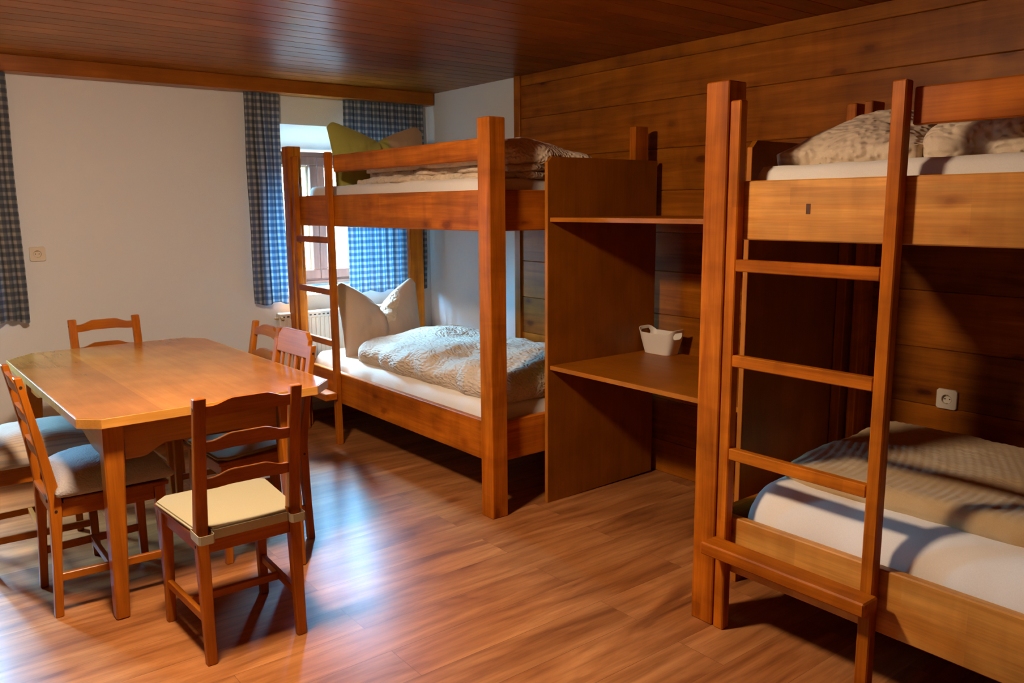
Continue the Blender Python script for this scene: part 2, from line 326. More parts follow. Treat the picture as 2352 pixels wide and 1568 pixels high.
def link(name, bm, mats, parent=None, origin=(0, 0, 0), smooth=False, kind=None):
    me = bpy.data.meshes.new(name)
    if origin != (0, 0, 0): bmesh.ops.translate(bm, vec=-Vector(origin), verts=bm.verts)
    bm.to_mesh(me); bm.free()
    for m in (mats if isinstance(mats, (list, tuple)) else [mats]): me.materials.append(m)
    if smooth:
        for p in me.polygons: p.use_smooth = True
    o = bpy.data.objects.new(name, me); C.objects.link(o)
    if parent is not None: o.parent = parent
    elif origin != (0, 0, 0): o.location = origin
    if kind: o['kind'] = kind
    return o
def tag(o, label, cat, group=None):
    o['label'] = label; o['category'] = cat
    if group: o['group'] = group
    return o
def thing(name, label, cat, loc=(0, 0, 0), rz=0, group=None):
    o = bpy.data.objects.new(name, None); C.objects.link(o); o.location = loc; o.rotation_euler = (0, 0, rz)
    o.empty_display_size = 0.1
    return tag(o, label, cat, group)
def struct(name, bm, mats, parent=None, smooth=False):
    return link(name, bm, mats, parent, smooth=smooth, kind='structure')
B = bmesh.new

# ---------------------------------------------------------------- room shell
X0, X1, Y0, Y1, ZC = -1.7, 3.52, -1.7, 5.50, 2.36
b = B(); box(b, X0-0.1, X1+0.1, Y0-0.1, Y1+0.4, -0.1, 0); struct('floor', b, M_FLOOR)
b = B(); box(b, X0-0.1, X1+0.1, Y0-0.1, Y1+0.4, ZC+0.015, ZC+0.12)
y = Y0
while y < Y1:
    box(b, X0, X1, y+0.0015, min(y+0.1285, Y1), ZC, ZC+0.014, 0.003); y += 0.13
struct('ceiling', b, wood('ceil', 'x'))
# back wall with two splayed window openings
b = B()
OPN = [(-0.58, 0.48), (2.215, 3.28)]
ZS, ZL = 0.905, 2.085
box(b, X0-0.1, X1+0.1, Y1, Y1+0.4, 0, ZS); box(b, X0-0.1, X1+0.1, Y1, Y1+0.4, ZL, ZC+0.1)
xs = [X0-0.1]+[v for o in OPN for v in o]+[X1+0.1]
for k in range(0, len(xs), 2): box(b, xs[k], xs[k+1], Y1, Y1+0.4, ZS, ZL)
for (a, c) in OPN:   # sloped soffit, sill and jambs
    hexa(b, [(a, Y1+.002, ZL), (c, Y1+.002, ZL), (c, Y1+0.4, 1.925), (a, Y1+0.4, 1.925), (a, Y1+.002, ZL+.01), (c, Y1+.002, ZL+.01), (c, Y1+0.4, ZL+.01), (a, Y1+0.4, ZL+.01)])
    hexa(b, [(a, Y1+.002, ZS-.01), (c, Y1+.002, ZS-.01), (c, Y1+0.4, ZS-.01), (a, Y1+0.4, ZS-.01), (a, Y1+.002, ZS), (c, Y1+.002, ZS), (c, Y1+0.4, 0.955), (a, Y1+0.4, 0.955)])
    hexa(b, [(a-.01, Y1+.002, ZS), (a+.001, Y1+.002, ZS), (a+.06, Y1+.4, ZS), (a-.01, Y1+.4, ZS), (a-.01, Y1+.002, ZL), (a+.001, Y1+.002, ZL), (a+.06, Y1+.4, ZL), (a-.01, Y1+.4, ZL)])
    hexa(b, [(c-.001, Y1+.002, ZS), (c+.01, Y1+.002, ZS), (c+.01, Y1+.4, ZS), (c-.06, Y1+.4, ZS), (c-.001, Y1+.002, ZL), (c+.01, Y1+.002, ZL), (c+.01, Y1+.4, ZL), (c-.06, Y1+.4, ZL)])
struct('wall_back', b, M_PLASTER)
b = B(); box(b, X1, X1+0.1, Y0-0.1, Y1+0.4, 0, ZC+0.1); struct('wall_right', b, M_PLASTER)
b = B(); box(b, X0-0.1, X0, Y0-0.1, Y1+0.4, 0, ZC+0.1); struct('wall_left', b, wood('dark', 'y'))
b = B(); box(b, X0-0.1, X1+0.1, Y0-0.1, Y0, 0, ZC+0.1); struct('wall_front', b, wood('dark', 'x'))
# wooden board cladding of the right wall
b = B(); zs = [0.0, 0.19, 0.43, 0.672, 0.915, 1.157, 1.372, 1.60, 1.825, 2.085, 2.29, 2.36]
YC = 4.33
for a, c in zip(zs, zs[1:]): box(b, 3.50, X1, Y0, YC, a+0.0008, c-0.0008, 0.003)
struct('wall_right_boards', b, wood('wall', 'y'))
b = B(); box(b, 3.485, X1, YC, YC+0.06, 0, 2.36, 0.003); struct('trim_1', b, wood('wall', 'z'))
b = B(); box(b, X0, 3.50, 5.37, 5.50, 2.272, 2.36, 0.004); struct('trim_2', b, wood('ceil', 'x'))
# skirting under the white walls
b = B(); box(b, X0, X1, 5.485, 5.50, 0, 0.06, 0.002); struct('baseboard_back', b, wood('bunk', 'x'))

def window(n, xc):
    w = bpy.data.objects.new('window_%d' % n, None); C.objects.link(w); w.location = (xc, 5.80, 0.955); w['kind'] = 'structure'
    og = (xc, 5.80, 0.955)
    x0, x1, z0, z1, ya, yb = xc-0.50, xc+0.50, 0.955, 1.925, 5.80, 5.86
    fr = B(); t = 0.035
    box(fr, x0, x1, ya, yb, z0, z0+t, .002); box(fr, x0, x1, ya, yb, z1-t, z1, .002)
    box(fr, x0, x0+t, ya, yb, z0+t, z1-t, .002); box(fr, x1-t, x1, ya, yb, z0+t, z1-t, .002)
    box(fr, x0, x1, ya-0.02, ya, z0-0.002, z0+0.022, .003)
    F = link('window_frame', fr, wood('window', 'x'), w, og, kind='structure')
    for a, c in ((x0+t, xc-0.002), (xc+0.002, x1-t)):
        s = B(); q = 0.056; zb, zt = z0+t, z1-t; y2 = ya-0.012
        box(s, a, c, y2, yb-.012, zb, zb+0.07, .004); box(s, a, c, y2, yb-.012, zt-0.062, zt, .004)
        box(s, a, a+q, y2, yb-.012, zb+.07, zt-.062, .004); box(s, c-q, c, y2, yb-.012, zb+.07, zt-.062, .004)
        SH = link('sash', s, wood('window', 'z'), w, og, kind='structure')
        p = B(); box(p, a+q, c-q, 5.832, 5.836, zb+.07, zt-.062); link('pane', p, M_GLASS, SH, og, kind='structure')
        g = B(); ii = 0.014; A, D = a+q, c-q; E_, G = zb+.07, zt-.062
        box(g, A, A+ii, 5.838, 5.90, E_, G); box(g, D-ii, D, 5.838, 5.90, E_, G); box(g, A+ii, D-ii, 5.838, 5.90, E_, E_+ii); box(g, A+ii, D-ii, 5.838, 5.90, G-ii, G)
        link('outer_frame', g, M_CREAMWOOD, SH, og, kind='structure')
window(1, 2.725); window(2, -0.05)

# ---------------------------------------------------------------- bunk beds
def bunk(y_near, y_far, low, lad_y, label, wd, has_far_frame, rear_extra):
    """bed along y; near/far = end post positions; lad_y = (near rail, far rail) centre"""
    og = (2.30, (y_near+y_far)/2, 0)
    t = thing('bunk_bed', label, 'bunk bed', og, 0, 'wooden bunk beds along the board wall')
    def part(n, bm, m, p=None): return link(n, bm, m, p or t, og)
    XF, XB = 2.34, 3.36
    zl0, zl1 = low
    posts = [(2.30, 2.395, y_near, y_near+0.094, 1.925), (2.30, 2.395, y_far-0.094, y_far, 1.925)]
    for p in posts:
        b = B(); box(b, p[0], p[1], p[2], p[3], 0, p[4], 0.004); part('post', b, wood('bunk', 'z'))
    ys, ye = y_near+0.094, y_far-0.094
    for yy in (y_near+0.035, y_far-(0.046 if rear_extra else 0.075)):
        b = B(); box(b, 3.24 if yy > 5 else 3.30, 3.36 if yy > 5 else 3.40, yy, yy+(0.036 if rear_extra else 0.045), 0, 1.935, 0.004); part('rear_post', b, wood('bunk', 'z'))
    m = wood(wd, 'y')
    for z0, z1 in ((zl0, zl1), (1.403, 1.597)):
        b = B(); box(b, XF, XF+0.035, ys, ye, z0, z1, 0.004); part('side_board', b, m)
        b = B(); box(b, XB, XB+0.035, ys, ye, z0, z1, 0.004); part('rear_board', b, wood('bunk', 'y'))
        for yy in (y_near+0.046, y_far-0.081):
            b = B(); box(b, 2.396, 3.324, yy, yy+0.035, z0, z1, 0.004); part('end_board', b, wood('bunk', 'x'))
        b = B(); box(b, XF+0.036, XB-0.001, ys+0.003, ye-0.003, z0+0.045, z0+0.063, 0.002); part('bed_base', b, wood('panel', 'x'))
    return t, part, XF
def ladder(part, ya, yb, step, par):
    """ya near rail, yb far rail (y of their near faces)"""
    w = 0.042; L_ = bpy.data.objects.new('ladder', None); C.objects.link(L_); L_.parent = par
    for yy in (ya, yb):
        b = B(); box(b, 2.30, 2.339, yy, yy+w, 0, 1.857, 0.004); part('ladder_rail', b, wood('bunk', 'z'), L_)
    for z in (1.318, 0.992, 0.662):
        b = B(); box(b, 2.300, 2.330, ya+w, yb, z-0.020, z+0.020, 0.003); part('rung', b, wood('bunk', 'y'), L_)
    b = B(); box(b, 2.215, 2.299, ya-0.02, yb+w+0.0, 0.305, 0.350, 0.005); part('step', b, wood('bunk', 'y'), L_)
# far bed beside the window
t, part, XF = bunk(3.08, 5.42, (0.267, 0.469), None, 'far reddish wooden bunk bed beside the window, ladder at its window end', 'bunk', True, False)
b = B(); box(b, 2.34, 2.368, 3.174, 4.742, 1.735, 1.838, 0.004); part('guard_rail', b, wood('bunk', 'y'))
ladder(part, 4.745, 5.245, True, t)
# near bed
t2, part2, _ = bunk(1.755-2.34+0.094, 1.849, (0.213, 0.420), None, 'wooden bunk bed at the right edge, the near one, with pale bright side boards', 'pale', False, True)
b = B(); box(b, 2.34, 2.368, -0.5, 1.160, 1.735, 1.838, 0.004); part2('guard_rail', b, wood('bunk', 'y'))
b = B(); box(b, 2.3385, 2.3405, 1.462, 1.476, 1.489, 1.521, 0); part2('slot', b, plain('slot_wood', (0.10, 0.035, 0.010), 0.7))
b = B(); box(b, 3.355, 3.383, -0.4, 1.75, 1.78, 1.875, 0.004); part2('rear_guard_rail', b, wood('bunk', 'y'))
b = B(); box(b, 3.29, 3.38, 1.868, 1.912, 0, 1.93, 0.004); part2('rear_upright', b, wood('bunk', 'z'))
ladder(part2, 1.162, 1.706, True, t2)

# ---------------------------------------------------------------- bedding
def fbm(p, s, o=3): return noise.fractal(Vector(p)*s, 0.9, 2.0, o)
def slab(name, label, cat, mat, x0, x1, y0, y1, z0, H, rnd=0.10, amp=0.01, sc=4, n=(70, 110), edge=0.012, hump=None, group=None, flat=0.0, seed=0, pw=0.5):
    b = B(); og = ((x0+x1)/2, (y0+y1)/2, z0)
    def prof(u, v):
        du = min(u, 1-u)*(x1-x0); dv = min(v, 1-v)*(y1-y0)
        a = min(1, du/rnd); c = min(1, dv/rnd)
        a = (1-(1-a)**2)**pw; c = (1-(1-c)**2)**pw
        return a*c
    def rim(u, v):
        x = x0+u*(x1-x0); y = y0+v*(y1-y0)
        # rounded corners in plan
        cu, cv = 2*u-1, 2*v-1; k = 1-0.5*edge*6*(abs(cu)**8)*(abs(cv)**8)
        x = og[0]+(x-og[0])*k; y = og[1]+(y-og[1])*k
        e = edge*fbm((x+seed, y, 1.3), 5, 2)*(max(abs(cu), abs(cv))**6)
        return x+e*(1 if cu > 0 else -1)*abs(cu), y+e*(1 if cv > 0 else -1)*abs(cv)
    def top(u, v):
        x, y = rim(u, v); h = prof(u, v)
        zz = z0+H*(0.32+0.68*h) if h > 0 else z0+H*0.32
        zz += amp*fbm((x*1.0+seed, y*0.8, seed), sc, 4)*(0.25+h)
        if hump: zz += hump(x, y)*h
        return (x, y, zz)
    def bot(u, v):
        x, y = rim(u, v); du = min(u, 1-u)*(x1-x0); dv = min(v, 1-v)*(y1-y0)
        d = min(1, min(du, dv)/0.03)
        return (x, y, z0+H*0.32*(1-d)**2)
    grid_closed(b, top, bot, n[0], n[1])
    o = link(name, b, mat, None, og, smooth=True); tag(o, label, cat, group); return o

MZ_L0, MZ_U0 = 0.331, 1.467
slab('mattress', 'lower mattress of the far bunk in a cream sheet, by the window', 'mattress', M_SHEET, 2.380, 3.355, 3.165, 5.315, MZ_L0, 0.205, rnd=0.075, amp=0.006, sc=3, n=(50, 110), group='mattresses in cream sheets', seed=1)
slab('mattress', 'upper mattress of the far bunk, behind the guard rail by the window', 'mattress', M_SHEET, 2.380, 3.355, 3.165, 5.315, MZ_U0, 0.190, rnd=0.045, amp=0.006, sc=3, n=(50, 110), group='mattresses in cream sheets', seed=2)
slab('mattress', 'lower mattress of the near bunk in a cream sheet, beneath the flat beige duvet', 'mattress', M_SHEET, 2.380, 3.355, -0.38, 1.745, 0.277, 0.262, rnd=0.13, amp=0.010, sc=3, n=(50, 110), group='mattresses in cream sheets', seed=3)
slab('mattress', 'upper mattress of the near bunk in a cream sheet, above the pale side board', 'mattress', M_SHEET, 2.380, 3.355, -0.38, 1.745, MZ_U0, 0.180, rnd=0.045, amp=0.006, sc=3, n=(50, 110), group='mattresses in cream sheets', seed=4)

def bump(cx, cy, rx, ry, h): return lambda x, y: h*math.exp(-((x-cx)/rx)**2-((y-cy)/ry)**2)
def ridge_noise(x, y, s, a, seed=0, ax=1.0, ay=1.0):
    v = abs(noise.noise(Vector((x*s*ax+seed, y*s*ay, seed)))); return a*(1-min(1, v*3.2))
def hump1(x, y):
    return bump(3.0, 4.6, .3, .35, .035)(x, y)+bump(2.95, 3.6, .3, .3, .05)(x, y)-ridge_noise(x, y, 2.6, 0.030, 3, 0.35, 1.0)+0.012*math.sin(9*(y+0.35*x))
slab('duvet', 'puffy beige seersucker duvet on the lower far bunk beside the window', 'duvet', M_DUVET, 2.43, 3.34, 3.19, 4.80, 0.531, 0.165, rnd=0.12, amp=0.018, sc=3.5, n=(130, 220), edge=0.03, hump=hump1, group='beige duvets', seed=11)
def hump2(x, y):
    q = max(0, min(1, (y-3.55)/0.5))
    h = bump(2.62, 3.30, .28, .30, .045)(x, y)-0.035*max(0, min(1, (y-3.8)/0.8))-0.05*max(0, x-2.85)/0.4*(1-q)
    return h-q*(ridge_noise(x, y, 5, 0.030, 9)+ridge_noise(x, y, 11, 0.012, 5))
dv = slab('duvet', 'crumpled beige duvet heaped on the upper far bunk behind its guard rail', 'duvet', M_DUVET_UP, 2.41, 3.15, 3.175, 4.60, 1.722, 0.095, rnd=0.16, amp=0.014, sc=5, n=(110, 190), edge=0.05, hump=hump2, group='beige duvets', seed=21)
for k_, (xa, yb_, zz) in enumerate(((2.43, 4.66, 1.652), (2.445, 4.56, 1.687))):
    fo = slab('duvet_fold', 'x', 'x', M_DUVET_UP, xa, 3.10, 3.185+0.01*k_, yb_, zz, 0.040, rnd=0.03, amp=0.010, sc=8, n=(60, 160), edge=0.05, seed=60+k_)
    del fo['label'], fo['category']
    fo.location = fo.location-dv.location; fo.parent = dv
def hump3(x, y): return 0.0012*math.sin(210*(y+0.18*math.sin(3*x)))+0.01*math.sin(5*x+3*y)
slab('duvet', 'smooth flat beige duvet spread over the lower near bunk', 'duvet', M_FLATDUVET, 2.52, 3.35, -0.36, 1.68, 0.527, 0.085, rnd=0.06, amp=0.012, sc=2.5, n=(90, 240), edge=0.015, hump=hump3, group='beige duvets', seed=31)
slab('duvet', 'beige seersucker duvet on the upper near bunk at the right edge, under the guard rail', 'duvet', M_DUVET_UP, 2.46, 3.3, -0.36, 1.24, 1.643, 0.13, rnd=0.09, amp=0.022, sc=6, n=(90, 180), edge=0.03, hump=lambda x, y: -ridge_noise(x, y, 6, 0.02, 2), group='beige duvets', seed=41)
slab('pillow', 'beige seersucker pillow lying on the upper near bunk, beside its ladder', 'pillow', M_BUBBLE, 2.48, 3.15, 1.20, 1.73, 1.643, 0.14, rnd=0.24, amp=0.012, sc=6, n=(80, 80), edge=0.03, hump=lambda x, y: bump(2.85, 1.40, .25, .2, .05)(x, y)-ridge_noise(x, y, 6, 0.012, 2), group='pillows on the bunks', seed=51, pw=0.8)

def standing_pillow(label, mat, xc, y, z0, w, h, notch, lean, th, seed, notch_x=0.0, npow=0.55, tex=False):
    b = B(); og = (xc, y, z0); n = 80
    def shape(u, v):   # u across 0..1, v up 0..1
        cu = 2*u-1
        d = abs(cu-notch_x)
        nt_ = notch*(1-min(1, d/(0.90-abs(notch_x)))**npow)
        hh = h*(1-nt_)*(1-0.10*max(0, (abs(cu)-0.80)/0.20)**2)
        # ears flare outward and the sides pinch in
        wx = (w/2)*(0.97+0.03*v-0.03*math.sin(math.pi*v))
        # top edge slopes towards the ears
        x = xc+cu*wx; z = z0+v*hh-0.0*cu
        yy = y+lean*(z-z0)
        # notch dents pillow's middle
        return x, yy, z
    def thick(u, v):
        a = 1-abs(2*u-1)**2.6; c = 1-abs(2*v-1)**2.6
        return th*max(0, a*c)**0.62
    def cr(u, v, k):
        cu = 2*u-1-notch_x
        r = math.hypot(cu, (1-v)*1.2)+0.05
        ang = math.atan2(cu, (1-v)*1.2+0.02)
        fan = 0.020*math.sin(ang*9+k)*math.exp(-r*1.6)
        x, yy, z = shape(u, v)
        return fan+0.010*fbm((x*1.5+seed, z, k), 6, 3)
    def top(u, v):
        x, yy, z = shape(u, v); tk = thick(u, v)
        return (x, yy-tk/2*1.0+cr(u, v, 1)*(tk/th), z)
    def bot(u, v):
        x, yy, z = shape(u, v); tk = thick(u, v)
        return (x, yy+tk/2+cr(u, v, 4)*(tk/th), z)
    grid_closed(b, top, bot, n, n, mfun=(lambda u, v: 1 if tex and (1-v) < 0.36*(1-abs(u-0.58)/0.20) else 0))
    o = link('pillow', b, [mat, M_DUVET], None, og, smooth=True); tag(o, label, 'pillow', 'pillows on the bunks'); return o
standing_pillow('beige pillow with a dented top standing upright on the lower far bunk', M_PILLOW, 2.775, 4.93, 0.525, 0.63, 0.505, 0.48, 0.22, 0.19, 3, 0.02, tex=True)
standing_pillow('olive green and beige pillow standing upright on the upper far bunk, against the curtain', M_PILLOW2, 2.80, 4.93, 1.648, 0.72, 0.425, 0.30, 0.22, 0.16, 8, 0.0, 0.75)

# ---------------------------------------------------------------- shelf unit between the bunks
og = (2.66, 2.51, 0)
sh = thing('shelf_unit', 'open brown shelf unit with two shelves standing between the two bunk beds', 'shelf', og)
def side(y0, y1):
    # panel with a chamfered upper front corner, profile in x,z
    b = B(); t_ = bmesh.new(); pr = [(2.665, 0.0), (3.445, 0.012), (3.445, 1.757), (2.69, 1.757), (2.665, 1.732)]
    a = [t_.verts.new((x, y0, z)) for x, z in pr]; c = [t_.verts.new((x, y1, z)) for x, z in pr]
    t_.faces.new(a); t_.faces.new(c[::-1])
    for k in range(5): t_.faces.new((a[k], c[k], c[(k+1) % 5], a[(k+1) % 5]))
    bmesh.ops.recalc_face_normals(t_, faces=t_.faces); merge(b, t_)
    p = link('side_panel', b, wood('panel', 'z'), sh, og)
    b = B(); box(b, 2.659, 2.6648, y0, y1, 0, 1.732, 0.0015); link('edge_strip', b, wood('edge', 'z'), p, og)
side(3.088, 3.110); side(1.915, 1.937)
for z in (0.702, 1.443):
    b = B(); box(b, 2.680, 3.44, 1.938, 3.087, z, z+0.021, 0.001); p = link('shelf', b, wood('panel', 'y'), sh, og)
    b = B(); box(b, 2.674, 2.680, 1.938, 3.087, z, z+0.021, 0.001); link('edge_strip', b, wood('edge', 'y'), p, og)
# narrow upright behind the near bunk
# basket
def basket():
    cx, cy, z0 = 3.37, 2.965, 0.7235
    bw, bl, tw, tl, H = 0.052, 0.088, 0.068, 0.125, 0.115
    def ring(k, inner):
        s = k; n = 144; out = []
        w = bw+(tw-bw)*s-(0.003 if inner else 0); l = bl+(tl-bl)*s-(0.003 if inner else 0)
        for i in range(n):
            a = 2*math.pi*i/n; ca, sa = math.cos(a), math.sin(a); e = 0.45
            x = w*math.copysign(abs(ca)**e, ca); yv = l*math.copysign(abs(sa)**e, sa)
            lift = 0.026*max(0, (abs(yv)/l-0.72)/0.28)**1.2 if l > 0 else 0
            out.append((cx+x, cy+yv, z0+s*H+s*s*s*lift))
        return out
    b = B(); t_ = bmesh.new(); K = 44; rows = [ring(k/K, False) for k in range(K+1)]+[ring(k/K, True) for k in range(K, -1, -1)]
    rows[-1] = [(x, y_, z+0.004) for x, y_, z in rows[-1]]
    V = [[t_.verts.new(p) for p in r] for r in rows]; n = 144
    for ri, (r1, r2_) in enumerate(zip(V, V[1:])):
        for i in range(n):
            j = (i+1) % n
            # handle slots at both ends near the rim
            lev = (ri+0.5 if ri < K else 2*K+0.5-ri)/K
            if ri == K: lev = 1.0
            aa = 2*math.pi*(i+0.5)/n
            if any(((aa-c_)/0.30)**2+((lev-0.80)/0.115)**2 < 1 for c_ in (math.pi/2, 3*math.pi/2)): continue
            t_.faces.new((r1[i], r1[j], r2_[j], r2_[i]))
    t_.faces.new(V[0][::-1]); t_.faces.new(V[-1])
    bmesh.ops.recalc_face_normals(t_, faces=t_.faces); merge(b, t_)
    o = link('basket', b, M_BASKET, None, (cx, cy, z0), smooth=True)
    tag(o, 'small white plastic basket with cut-out handles on the middle shelf', 'basket')
basket()

# ---------------------------------------------------------------- table
TX, TY = 1.018, 3.995
tb = thing('dining_table', 'orange-brown wooden dining table with cut corners, in the left of the room', 'table', (TX, TY, 0), R(1.0))
hw, hl, ch = 0.497, 0.865, 0.085
pts = [(-hw+ch*.8, -hl), (hw-ch*1.1, -hl), (hw, -hl+ch*1.1), (hw, hl-ch*1.3), (hw-ch, hl), (-hw+ch*1.6, hl), (-hw, hl-ch*1.8), (-hw, -hl+ch*.8)]
b = B(); inner = [(x*0.991, y_*0.994) for x, y_ in pts]
prism(b, inner, 0.752, 0.7852, 0.0015); top_ = link('table_top', b, wood('table', 'y'), tb)
b = B(); n = len(pts)
for k in range(n):
    p0, p1, q0, q1 = pts[k], pts[(k+1) % n], inner[k], inner[(k+1) % n]
    hexa(b, [(p0[0], p0[1], 0.750), (p1[0], p1[1], 0.750), (q1[0], q1[1], 0.750), (q0[0], q0[1], 0.750), (p0[0], p0[1], 0.785), (p1[0], p1[1], 0.785), (q1[0], q1[1], 0.785), (q0[0], q0[1], 0.785)], 0.001)
link('edge_band', b, wood('tedge', 'x'), top_)
for sx in (-1, 1):
    for sy in (-1, 1):
        xf, xt = (-0.402, -0.380) if sx < 0 else (0.314, 0.285)
        b = B(); taper(b, (xf, sy*0.792), (0.048, 0.055), 0, (xt, sy*0.775), (0.074, 0.078), 0.749, 0.006)
        link('leg', b, wood('chair', 'z'), tb)
def apron(xa, xb, yc, along):
    b = B(); t_ = bmesh.new(); n = 40; V = []
    for i in range(n+1):
        u = i/n; s = xa+(xb-xa)*u; e = min(u, 1-u)
        k = max(0, min(1, (e-0.10)/0.16)); k = k*k*(3-2*k)
        zb = 0.605+0.040*k
        q = [(s, yc-0.01, zb), (s, yc+0.01, zb), (s, yc+0.01, 0.749), (s, yc-0.01, 0.749)]
        if along == 'y': q = [(y_, x, z) for x, y_, z in q]
        V.append([t_.verts.new(p) for p in q])
    for a, c in zip(V, V[1:]):
        for k in range(4): t_.faces.new((a[k], a[(k+1) % 4], c[(k+1) % 4], c[k]))
    t_.faces.new(V[0]); t_.faces.new(V[-1][::-1])
    bmesh.ops.recalc_face_normals(t_, faces=t_.faces); merge(b, t_); link('apron', b, wood('chair', along), tb)
apron(-0.342, 0.247, -0.785, 'x'); apron(-0.342, 0.247, 0.785, 'x')
apron(-0.735, 0.735, -0.390, 'y'); apron(-0.735, 0.735, 0.295, 'y')

# ---------------------------------------------------------------- chairs (local: +y is the way the sitter faces)
def yback(z):   # centre line of a back leg
    if z < 0.45: return -0.197+(z/0.45)*0.023
    return -0.174-((z-0.45)/0.48)**1.15*0.079
def rail(b, x0, x1, z0, z1, th, arch=0.0, bow=0.012, archb=0.0, n=24):
    t_ = bmesh.new(); V = []
    for i in range(n+1):
        u = i/n; x = x0+(x1-x0)*u; e = min(u, 1-u)
        k = max(0, min(1, (e-0.06)/0.26)); k = k*k*(3-2*k)
        zt = z1+arch*k; zb = z0+archb*k; by = -bow*math.sin(math.pi*u)
        V.append([t_.verts.new(p) for p in ((x, yback(zb)+by-th/2, zb), (x, yback(zb)+by+th/2, zb), (x, yback(zt)+by+th/2, zt), (x, yback(zt)+by-th/2, zt))])
    for a, c in zip(V, V[1:]):
        for k in range(4): t_.faces.new((a[k], a[(k+1) % 4], c[(k+1) % 4], c[k]))
    t_.faces.new(V[0]); t_.faces.new(V[-1][::-1])
    bmesh.ops.recalc_face_normals(t_, faces=t_.faces); merge(b, t_)
def chair_common(t, W_=0.364, H=0.93):
    X = W_/2-0.021
    for s in (-1, 1):
        b = B(); t_ = bmesh.new(); V = []
        zz = [0, 0.1, 0.2, 0.3, 0.38, 0.45, 0.52, 0.6, 0.7, 0.8, 0.88, H]
        for z in zz:
            w = 0.040 if z > 0.3 else 0.034+0.006*z/0.3
            d = 0.030+0.012*math.exp(-((z-0.44)/0.14)**2)-0.004*(z > 0.7)
            yc = yback(z)
            V.append([t_.verts.new((s*X+a*w/2, yc+c*d/2, z)) for a, c in ((-1, -1), (1, -1), (1, 1), (-1, 1))])
        for a, c in zip(V, V[1:]):
            for k in range(4): t_.faces.new((a[k], a[(k+1) % 4], c[(k+1) % 4], c[k]))
        t_.faces.new(V[0][::-1]); t_.faces.new(V[-1])
        bmesh.ops.recalc_face_normals(t_, faces=t_.faces)
        eds = [e for e in t_.edges if e.is_manifold and e.calc_face_angle(0) > 0.8]
        bmesh.ops.bevel(t_, geom=eds, offset=0.003, segments=1, affect='EDGES'); merge(b, t_)
        lg = link('rear_leg', b, wood('chair', 'z'), t)
        for z in (H-0.035, 0.415):
            b = B(); cyl(b, (s*(X+0.0202), yback(z)+0.0, z), 0.0055, 0.002, 'x', 14)
            link('screw_cap', b, M_DARK, lg)
        b = B(); taper(b, (s*(X+0.018), 0.198), (0.030, 0.030), 0, (s*(X+0.012), 0.190), (0.040, 0.040), 0.441, 0.003); link('front_leg', b, wood('chair', 'z'), t)
    b = B(); box(b, -X+0.02, X-0.02, yback(0.41)-0.010, yback(0.41)+0.010, 0.385, 0.441, 0.002); link('seat_rail', b, wood('chair', 'x'), t)
    b = B(); box(b, -X+0.006, X-0.006, 0.178, 0.198, 0.385, 0.441, 0.002); link('seat_rail', b, wood('chair', 'x'), t)
    for s in (-1, 1):
        b = B(); hexa(b, [(s*X-0.010, -0.155, 0.385), (s*X+0.010, -0.155, 0.385), (s*(X+0.012)+0.010, 0.170, 0.385), (s*(X+0.012)-0.010, 0.170, 0.385), (s*X-0.010, -0.155, 0.441), (s*X+0.010, -0.155, 0.441), (s*(X+0.012)+0.010, 0.170, 0.441), (s*(X+0.012)-0.010, 0.170, 0.441)], 0.002); link('seat_rail', b, wood('chair', 'y'), t)
    b = B(); XX = X+0.02
    prism(b, [(-XX+0.042, -0.200), (XX-0.042, -0.200), (XX-0.042, -0.148), (XX+0.002, -0.148), (XX+0.022, 0.222), (-XX-0.022, 0.222), (-XX-0.002, -0.148), (-XX+0.042, -0.148)], 0.4415, 0.4575, 0.0025)
    link('seat', b, wood('chair', 'x'), t)
    for s in (-1, 1):
        b = B(); hexa(b, [(s*X-0.009, -0.178, 0.137), (s*X+0.009, -0.178, 0.137), (s*(X+0.016)+0.009, 0.180, 0.137), (s*(X+0.016)-0.009, 0.180, 0.137), (s*X-0.009, -0.178, 0.167), (s*X+0.009, -0.178, 0.167), (s*(X+0.016)+0.009, 0.180, 0.167), (s*(X+0.016)-0.009, 0.180, 0.167)], 0.002)
        link('stretcher', b, wood('chair', 'y'), t)
    b = B(); box(b, -X+0.0, X-0.0, -0.012, 0.006, 0.138, 0.166, 0.002); link('cross_stretcher', b, wood('chair', 'x'), t)
    return X
def ladder_chair(label, loc, rz):
    t = thing('dining_chair', label, 'chair', loc, rz, 'wooden chairs around the dining table')
    X = chair_common(t)
    for z0, z1 in ((0.862, 0.900), (0.742, 0.778), (0.612, 0.648)):
        b = B(); rail(b, -X+0.02, X-0.02, z0, z1, 0.016, 0.020, 0.010, 0.006); link('back_rail', b, wood('chair', 'x'), t)
    return t
def copy_tree(o, parent=None):
    c = o.copy(); C.objects.link(c); c.parent = parent
    for ch_ in list(o.children): copy_tree(ch_, c)
    return c
ch1 = ladder_chair('ladder-back wooden chair in front of the table, under a thin beige pad', (0.947, 2.85, 0), 0)
def place(label, loc, rz):
    c = copy_tree(ch1); c.location = loc; c.rotation_euler = (0, 0, rz); c['label'] = label; return c
place('ladder-back wooden chair on the left side of the table, nearer one, with a grey-blue cushion', (0.642, 3.512, 0), R(-90))
place('wooden chair mostly cut off by the left picture edge, under a ticking-striped cushion', (0.49, 4.06, 0), R(-90))
place('pale wooden ladder-back chair at the far end of the table, against the white wall', (1.018, 4.690, 0), R(180))
place('wooden ladder-back chair on the right side of the table, the farther one', (1.36, 4.09, 0), R(90))
